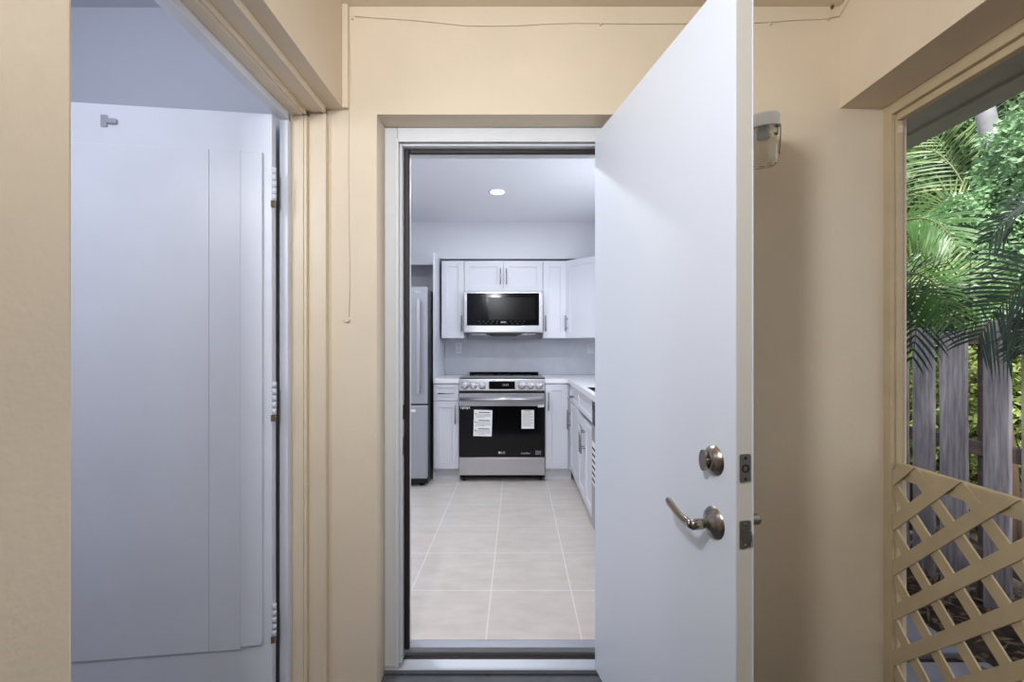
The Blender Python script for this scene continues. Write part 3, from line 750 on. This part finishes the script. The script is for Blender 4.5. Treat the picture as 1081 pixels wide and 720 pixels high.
# ---- foliage builders
def frond(parent, a, b, c, m='palm', leafl=.34, n=26, rnd=rnd, tilt=.25, sag=.07):
    """a feather frond: the rachis bends a -> b -> c; its leaflets are a sub-part"""
    N = 22; pts = []
    for i in range(N+1):
        t = i/N; pts.append(a*(1-t)**2+b*2*t*(1-t)+c*t*t)
    bm = bmesh.new(); tube(bm, pts, [.007*(1-i/(N+1))+.0012 for i in range(N+1)], 6)
    r = obj('rachis', bm, 'rachis', parent)
    V = []; Fc = []
    face = Vector((-.72, -.62, .25+tilt)).normalized()
    for k in range(n):
        t = .06+.94*k/n; f = t*N; i = min(int(f), N-1); p = pts[i].lerp(pts[i+1], f-i); dd = (pts[i+1]-pts[i]).normalized()
        side = dd.cross(face)
        if side.length < .1: side = dd.orthogonal()
        side.normalize(); up = side.cross(dd)
        L = leafl*(math.sin(PI*min(1, .16+.80*t))**.6)
        for s in (-1, 1):
            L2 = L*rnd.uniform(.88, 1.08)
            out = (side*s+dd*(.45+.7*t)+up*rnd.uniform(-.05, .3)).normalized(); w0 = .0066*rnd.uniform(.8, 1.2); q = p.copy(); cu = out.copy(); prev = None
            for j in range(6):
                wd = w0*(.5, .95, 1.0, .85, .5, .05)[j]
                sd = cu.cross((up+rv()*.15).normalized())
                sd = sd.normalized() if sd.length > 1e-4 else dd
                V.append(q+sd*wd); V.append(q-sd*wd); bb = len(V)-2
                if prev is not None: Fc.append((prev, prev+1, bb+1, bb))
                prev = bb; cu = (cu+Vector((0, 0, -sag*(.6+.45*j)))+rv()*.02).normalized(); q = q+cu*L2/5
    pyobj('leaflets', V, Fc, m, r)
    return r
def palm(label, loc, heart, fr):
    t = thing('palm', label, 'palm', loc, 0, 'palms beyond the porch')
    l = Vector(loc); h = Vector(heart)-l
    for k in range(3):
        bm = bmesh.new(); o = Vector((math.cos(k*2.1)*.06, math.sin(k*2.1)*.06, 0))
        tube(bm, [o*1.4, o+h*.5, o*.4+h], [.035, .03, .015], 10)
        obj('stem', bm, 'twig', t)
    for (a, b, c, m, ll) in fr:
        st = bmesh.new(); a2 = a-l
        tube(st, [h+Vector((0, 0, -.05)), h.lerp(a2, .5)+Vector((0, 0, .05)), a2], [.011, .009, .0075], 6); obj('stalk', st, 'rachis', t)
        frond(t, a2, b-l, c-l, m, ll)
    return t
def crown(name, label, cat, center, rad, n, m, lsize, seed, group=None, stem=True, power=.6):
    r = random.Random(seed); c = Vector(center)
    t = thing(name, label, cat, (c.x, c.y, G), 0, group)
    V = []; Fc = []
    for k in range(n):
        d = Vector((r.gauss(0, 1), r.gauss(0, 1), r.gauss(0, 1))).normalized()
        lump = 1+.22*math.sin(d.x*7+seed)*math.sin(d.y*6+seed*2)*math.sin(d.z*8)
        q = Vector((d.x*rad[0], d.y*rad[1], d.z*rad[2]))*lump*(r.random()**(1-power) if r.random() < .5 else r.uniform(.85, 1.02))
        q.z += c.z-G
        if q.z < .02: q.z = r.uniform(.02, .3)
        dd = (d*.6+Vector((r.uniform(-1, 1), r.uniform(-1, 1), r.uniform(-1, .4)))).normalized()
        leaf(V, Fc, q, dd, (d+rv(r)*.8).normalized(), lsize*r.uniform(.6, 1.3), lsize*.55*r.uniform(.7, 1.2))
    pyobj('foliage', V, Fc, m, t)
    if stem:
        for k in range(3):
            bm = bmesh.new(); a_ = k*2.1+seed
            tube(bm, [(.05*math.cos(a_), .05*math.sin(a_), 0), (.25*math.cos(a_)*rad[0], .25*math.sin(a_)*rad[1], (c.z-G)*.5), (.6*math.cos(a_)*rad[0], .6*math.sin(a_)*rad[1], (c.z-G)*1.05)], [.05, .035, .012], 8)
            obj('stem', bm, 'twig', t)
    return t
def pt(u, v, X):   # point at lateral distance X seen at pixel (u, v)
    Y = F*X/(u-546); return Vector((X, Y, 1.2+(366-v)*Y/F))

# palms on both sides of the fence
palm('dark green palm at the right edge hanging its fronds over the fence', (2.08, .95, G), (2.1, .98, 1.42), [
    (pt(1140, 262, 2.10), pt(1075, 285, 2.15), pt(1030, 362, 2.2), 'palm_d', .40),
    (pt(1150, 195, 2.12), pt(1095, 185, 2.2), pt(1042, 258, 2.25), 'palm_d', .22),
    (pt(1150, 330, 2.05), pt(1100, 320, 2.15), pt(1080, 375, 2.2), 'palm_d', .24),
])
palm('green palm at the left of the view, against the frame post', (2.02, 2.75, G), (2.08, 2.85, 1.40), [
    (pt(925, 330, 2.1), pt(985, 255, 2.1), pt(962, 385, 2.15), 'palm_d', .30),
    (pt(930, 300, 2.15), pt(992, 262, 2.1), pt(1004, 345, 2.1), 'palm', .27),
    (pt(925, 250, 2.15), pt(985, 205, 2.2), pt(1010, 262, 2.2), 'palm', .27),
])
palm('tall palm behind the fence with arching fronds below the eave', (3.9, 3.6, G), (3.95, 3.7, 2.3), [
    (pt(1022, 205, 3.9), pt(985, 125, 3.9), pt(935, 175, 3.9), 'palm', .62),
    (pt(1022, 215, 3.9), pt(1000, 140, 4.0), pt(965, 125, 4.0), 'palm_y', .48),
    (pt(1020, 215, 3.8), pt(985, 195, 3.7), pt(950, 270, 3.7), 'palm_y', .55),
])
palm('low yellow green palm just behind the fence planks', (2.95, 2.75, G), (2.95, 2.8, 1.15), [
    (pt(1010, 350, 2.9), pt(985, 265, 2.9), pt(955, 300, 2.9), 'palm_y', .40),
    (pt(1015, 340, 2.9), pt(1020, 290, 2.9), pt(1050, 330, 2.9), 'palm', .38),
    (pt(1005, 340, 2.9), pt(1000, 285, 3.0), pt(975, 275, 3.0), 'palm', .40),
])
# pale trunk leaning up out of the vines
b0, b1 = pt(1066, 250, 3.85), pt(1032, 80, 3.85)
tt = thing('leaning_tree', 'pale barked leaning tree trunk rising out of the vines', 'tree', (b0.x+.5, b0.y-.5, G))
bm = bmesh.new(); o_ = Vector((b0.x+.5, b0.y-.5, G))
tube(bm, [(0, 0, 0), b0-o_, (b0+b1)/2-o_+Vector((.03, .02, 0)), b1-o_, b1+(b1-b0)*.4-o_], [.12, .075, .066, .062, .05], 16); obj('trunk', bm, 'trunk', tt)
bm = bmesh.new(); q = pt(1052, 178, 3.84)-o_; tube(bm, [q, q+Vector((.25, -.35, .22)), q+Vector((.4, -.7, .5))], [.03, .022, .012], 8); obj('branch', bm, 'trunk', tt)
# leafy masses, each its own plant
crown('vine_thicket', 'pale green vine thicket smothering the leaning trunk', 'vine', pt(1030, 262, 3.6), (.30, .38, .46), 6500, 'vine', .055, 1)
crown('vine_thicket', 'mint green vines climbing at the upper right corner', 'vine', pt(1104, 190, 3.9), (.36, .38, .62), 7500, 'vine', .056, 2)
crown('shrub_tree', 'mid green leafy tree behind the far end of the eave', 'tree', pt(968, 190, 5.9), (.9, .95, 1.4), 7000, 'bush', .11, 3)
crown('shrub_tree', 'low dense green bush behind the fronds above the fence', 'tree', pt(985, 345, 4.6), (.75, .8, .8), 6000, 'bush', .09, 4)
crown('shrub_tree', 'leafy bush behind the right palm', 'tree', pt(1082, 330, 4.4), (.75, .7, .8), 5200, 'bush', .09, 5)
crown('shrub_tree', 'yellow green bush glimpsed through the left fence gaps', 'tree', pt(968, 440, 3.5), (.45, .5, .55), 4200, 'bushy', .07, 6)
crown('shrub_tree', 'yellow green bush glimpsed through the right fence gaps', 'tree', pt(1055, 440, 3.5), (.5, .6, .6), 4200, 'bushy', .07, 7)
crown('shrub_tree', 'tall tree crown showing in the topmost right corner', 'tree', pt(1080, 80, 7.2), (1.5, 1.4, 1.6), 6000, 'bush', .14, 8)
crown('shrub_tree', 'far tall tree filling the gaps behind the palms', 'tree', pt(1000, 200, 9.2), (2.0, 2.4, 3.4), 12000, 'bush', .17, 9)
